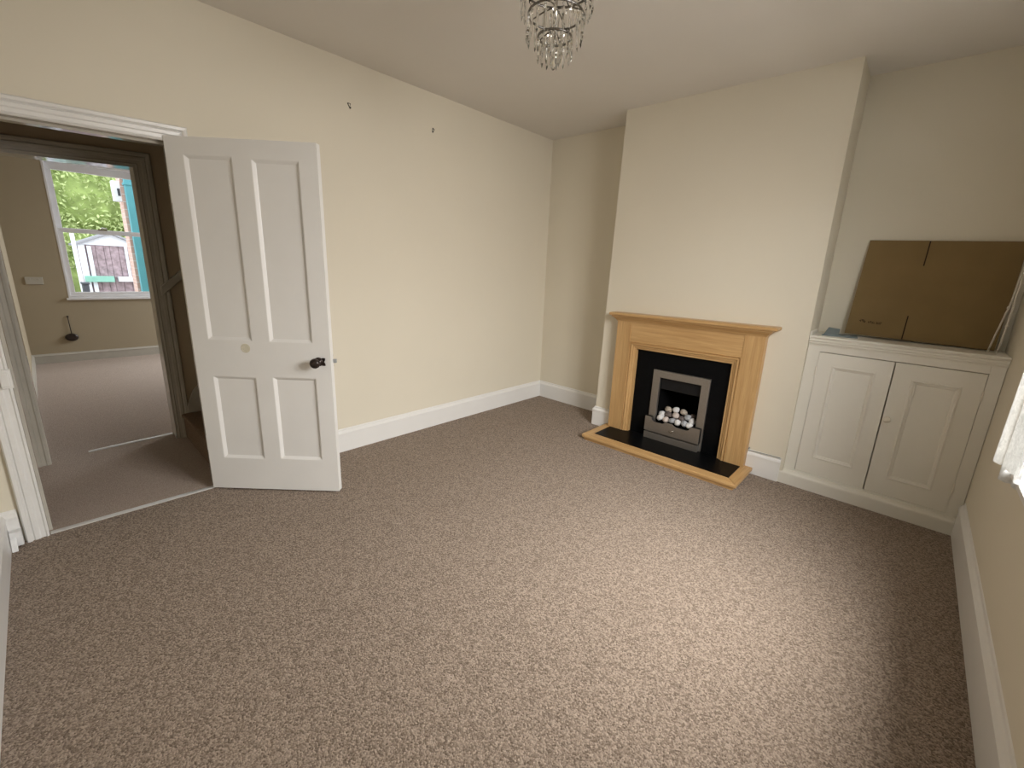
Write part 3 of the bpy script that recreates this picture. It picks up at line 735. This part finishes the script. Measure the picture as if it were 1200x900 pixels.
shed = thing('garden_shed', 'weathered purple-brown plank shed outside the kitchen window', 'shed', (-11.4, -2.41, -.35))
osd = -Vector(shed.location)
def sd(name, bm, mat, bev=.004):
    o = obj(name, bm, mat, shed, bev); o.location = osd; return o
bm = nb(); y = -2.955
rnd = random.Random(5)
while y < -1.86:
    w_ = rnd.uniform(.10, .15); d_ = rnd.uniform(0, .012)
    box(bm, -12.8, -11.0-d_, y, min(y+w_-.008, -1.86), -.35, 1.50); y += w_
box(bm, -12.8, -11.03, -2.95, -1.86, -.35, 1.50)
sd('wall', bm, 'plank', 0)
bm = nb(); prism(bm, [(-2.955, 1.50), (-1.86, 1.50), (-2.41, 1.76)], -12.8, -10.985, YZ); sd('gable', bm, 'palewood')
bm = nb(); prism(bm, [(-3.02, 1.47), (-2.41, 1.765), (-2.41, 1.81), (-3.03, 1.515)], -12.9, -10.9, YZ); prism(bm, [(-1.80, 1.47), (-2.41, 1.765), (-2.41, 1.81), (-1.79, 1.515)], -12.9, -10.9, YZ); sd('roof', bm, 'felt')
sd('corner_board', bx(-11.0, -10.96, -2.97, -2.86, -.35, 1.5), 'palewood'); sd('corner_board', bx(-10.99, -10.95, -2.83, -2.76, -.35, 1.48), 'palewood')
sd('shelf', bx(-10.99, -10.85, -2.95, -2.47, .69, .82), 'greenpaint'); sd('shelf', bx(-10.99, -10.85, -2.40, -1.95, .70, .81), 'palewood')
sd('cover_strip', bx(-10.99, -10.96, -2.20, -2.15, .8, 1.5), 'palewood')
bm = nb(); tube(bm, [(-10.6, -3.03, -.35), (-10.6, -3.04, 1.72)], .035, 10)
tag(obj('garden_post', bm, 'palewood', None, 0, True), 'slim pale post standing left of the garden shed', 'post')
bm = nb(); box(bm, -10.3, -10.0, -3.06, -2.96, -.35, .68); box(bm, -10.32, -9.98, -3.075, -2.945, .68, .72)
tag(obj('garden_bin', bm, 'darkplastic', None, .01), 'dark narrow bin below the left corner of the shed', 'bin')
bm = nb(); box(bm, -7.0, -6.6, -2.58, -1.2, -.35, 3.2); struct('wall_outbuilding', bm, 'brick')
bm = nb(); box(bm, -6.599, -6.46, -2.545, -2.30, -.35, 3.2); box(bm, -6.599, -6.44, -2.56, -2.28, 2.40, 2.44)
tag(obj('teal_post', bm, 'teal', None, .006), 'teal painted timber post against the brick outbuilding', 'post')

ol = thing('mounted_lamp', 'small white lamp box on the outbuilding wall, left of the teal post', 'lamp', (-6.62, -2.58, 2.3))
obj('housing', bx(-.16, -.01, -.10, -.001, -.14, .16), 'plastic', ol, .006); obj('lens', bx(-.0105, -.004, -.045, -.012, -.06, .05), 'darkplastic', ol, .002)

# ------------------------------------------------------------------ light
wd = bpy.data.worlds.new('overcast_sky'); S.world = wd; wd.use_nodes = True
bg = wd.node_tree.nodes['Background']; bg.inputs['Color'].default_value = (.86, .93, 1.0, 1); bg.inputs['Strength'].default_value = 2.8
def area(name, loc, aim, sx, sy, power, color):
    l = bpy.data.lights.new(name, 'AREA'); l.shape = 'RECTANGLE'; l.size = sx; l.size_y = sy; l.energy = power; l.color = color
    o = bpy.data.objects.new(name, l); COL.objects.link(o); o.location = loc
    o.rotation_euler = (Vector(aim)-Vector(loc)).to_track_quat('-Z', 'Y').to_euler(); return o
area('sky_through_window', (W+1.1, -1.95, 2.1), (W+.46, -1.95, 1.3), 2.6, 1.6, 300, (1.0, .985, .95))
area('sky_through_kitchen', (-3.8, KR+1.2, 2.4), (-3.8, -2.6, 0), 1.8, 1.5, 150, (.95, .98, 1.0))

# ------------------------------------------------------------------ camera
cam = bpy.data.cameras.new('camera'); co = bpy.data.objects.new('camera', cam); COL.objects.link(co)
r = Vector((0.73845978, 0.6729514, 0.04258603)); u = Vector((-0.19480919, 0.15245721, 0.96892011)); d = Vector((-0.64554359, 0.72380468, -0.24368064))
mw = Matrix((r, u, -d)).transposed().to_4x4(); mw.translation = Vector((3.0215, -3.6927, 1.4073)); co.matrix_world = mw
cam.sensor_fit = 'HORIZONTAL'; cam.sensor_width = 36; cam.lens = 505.5448*36/1200
cam.shift_x = -12.181/1200; cam.shift_y = -8.684/1200; cam.clip_start = .02; cam.clip_end = 200
S.camera = co
S.view_settings.view_transform = 'Standard'; S.view_settings.look = 'None'; S.view_settings.gamma = 1; S.view_settings.use_curve_mapping = False
S.view_settings.exposure = 0.15
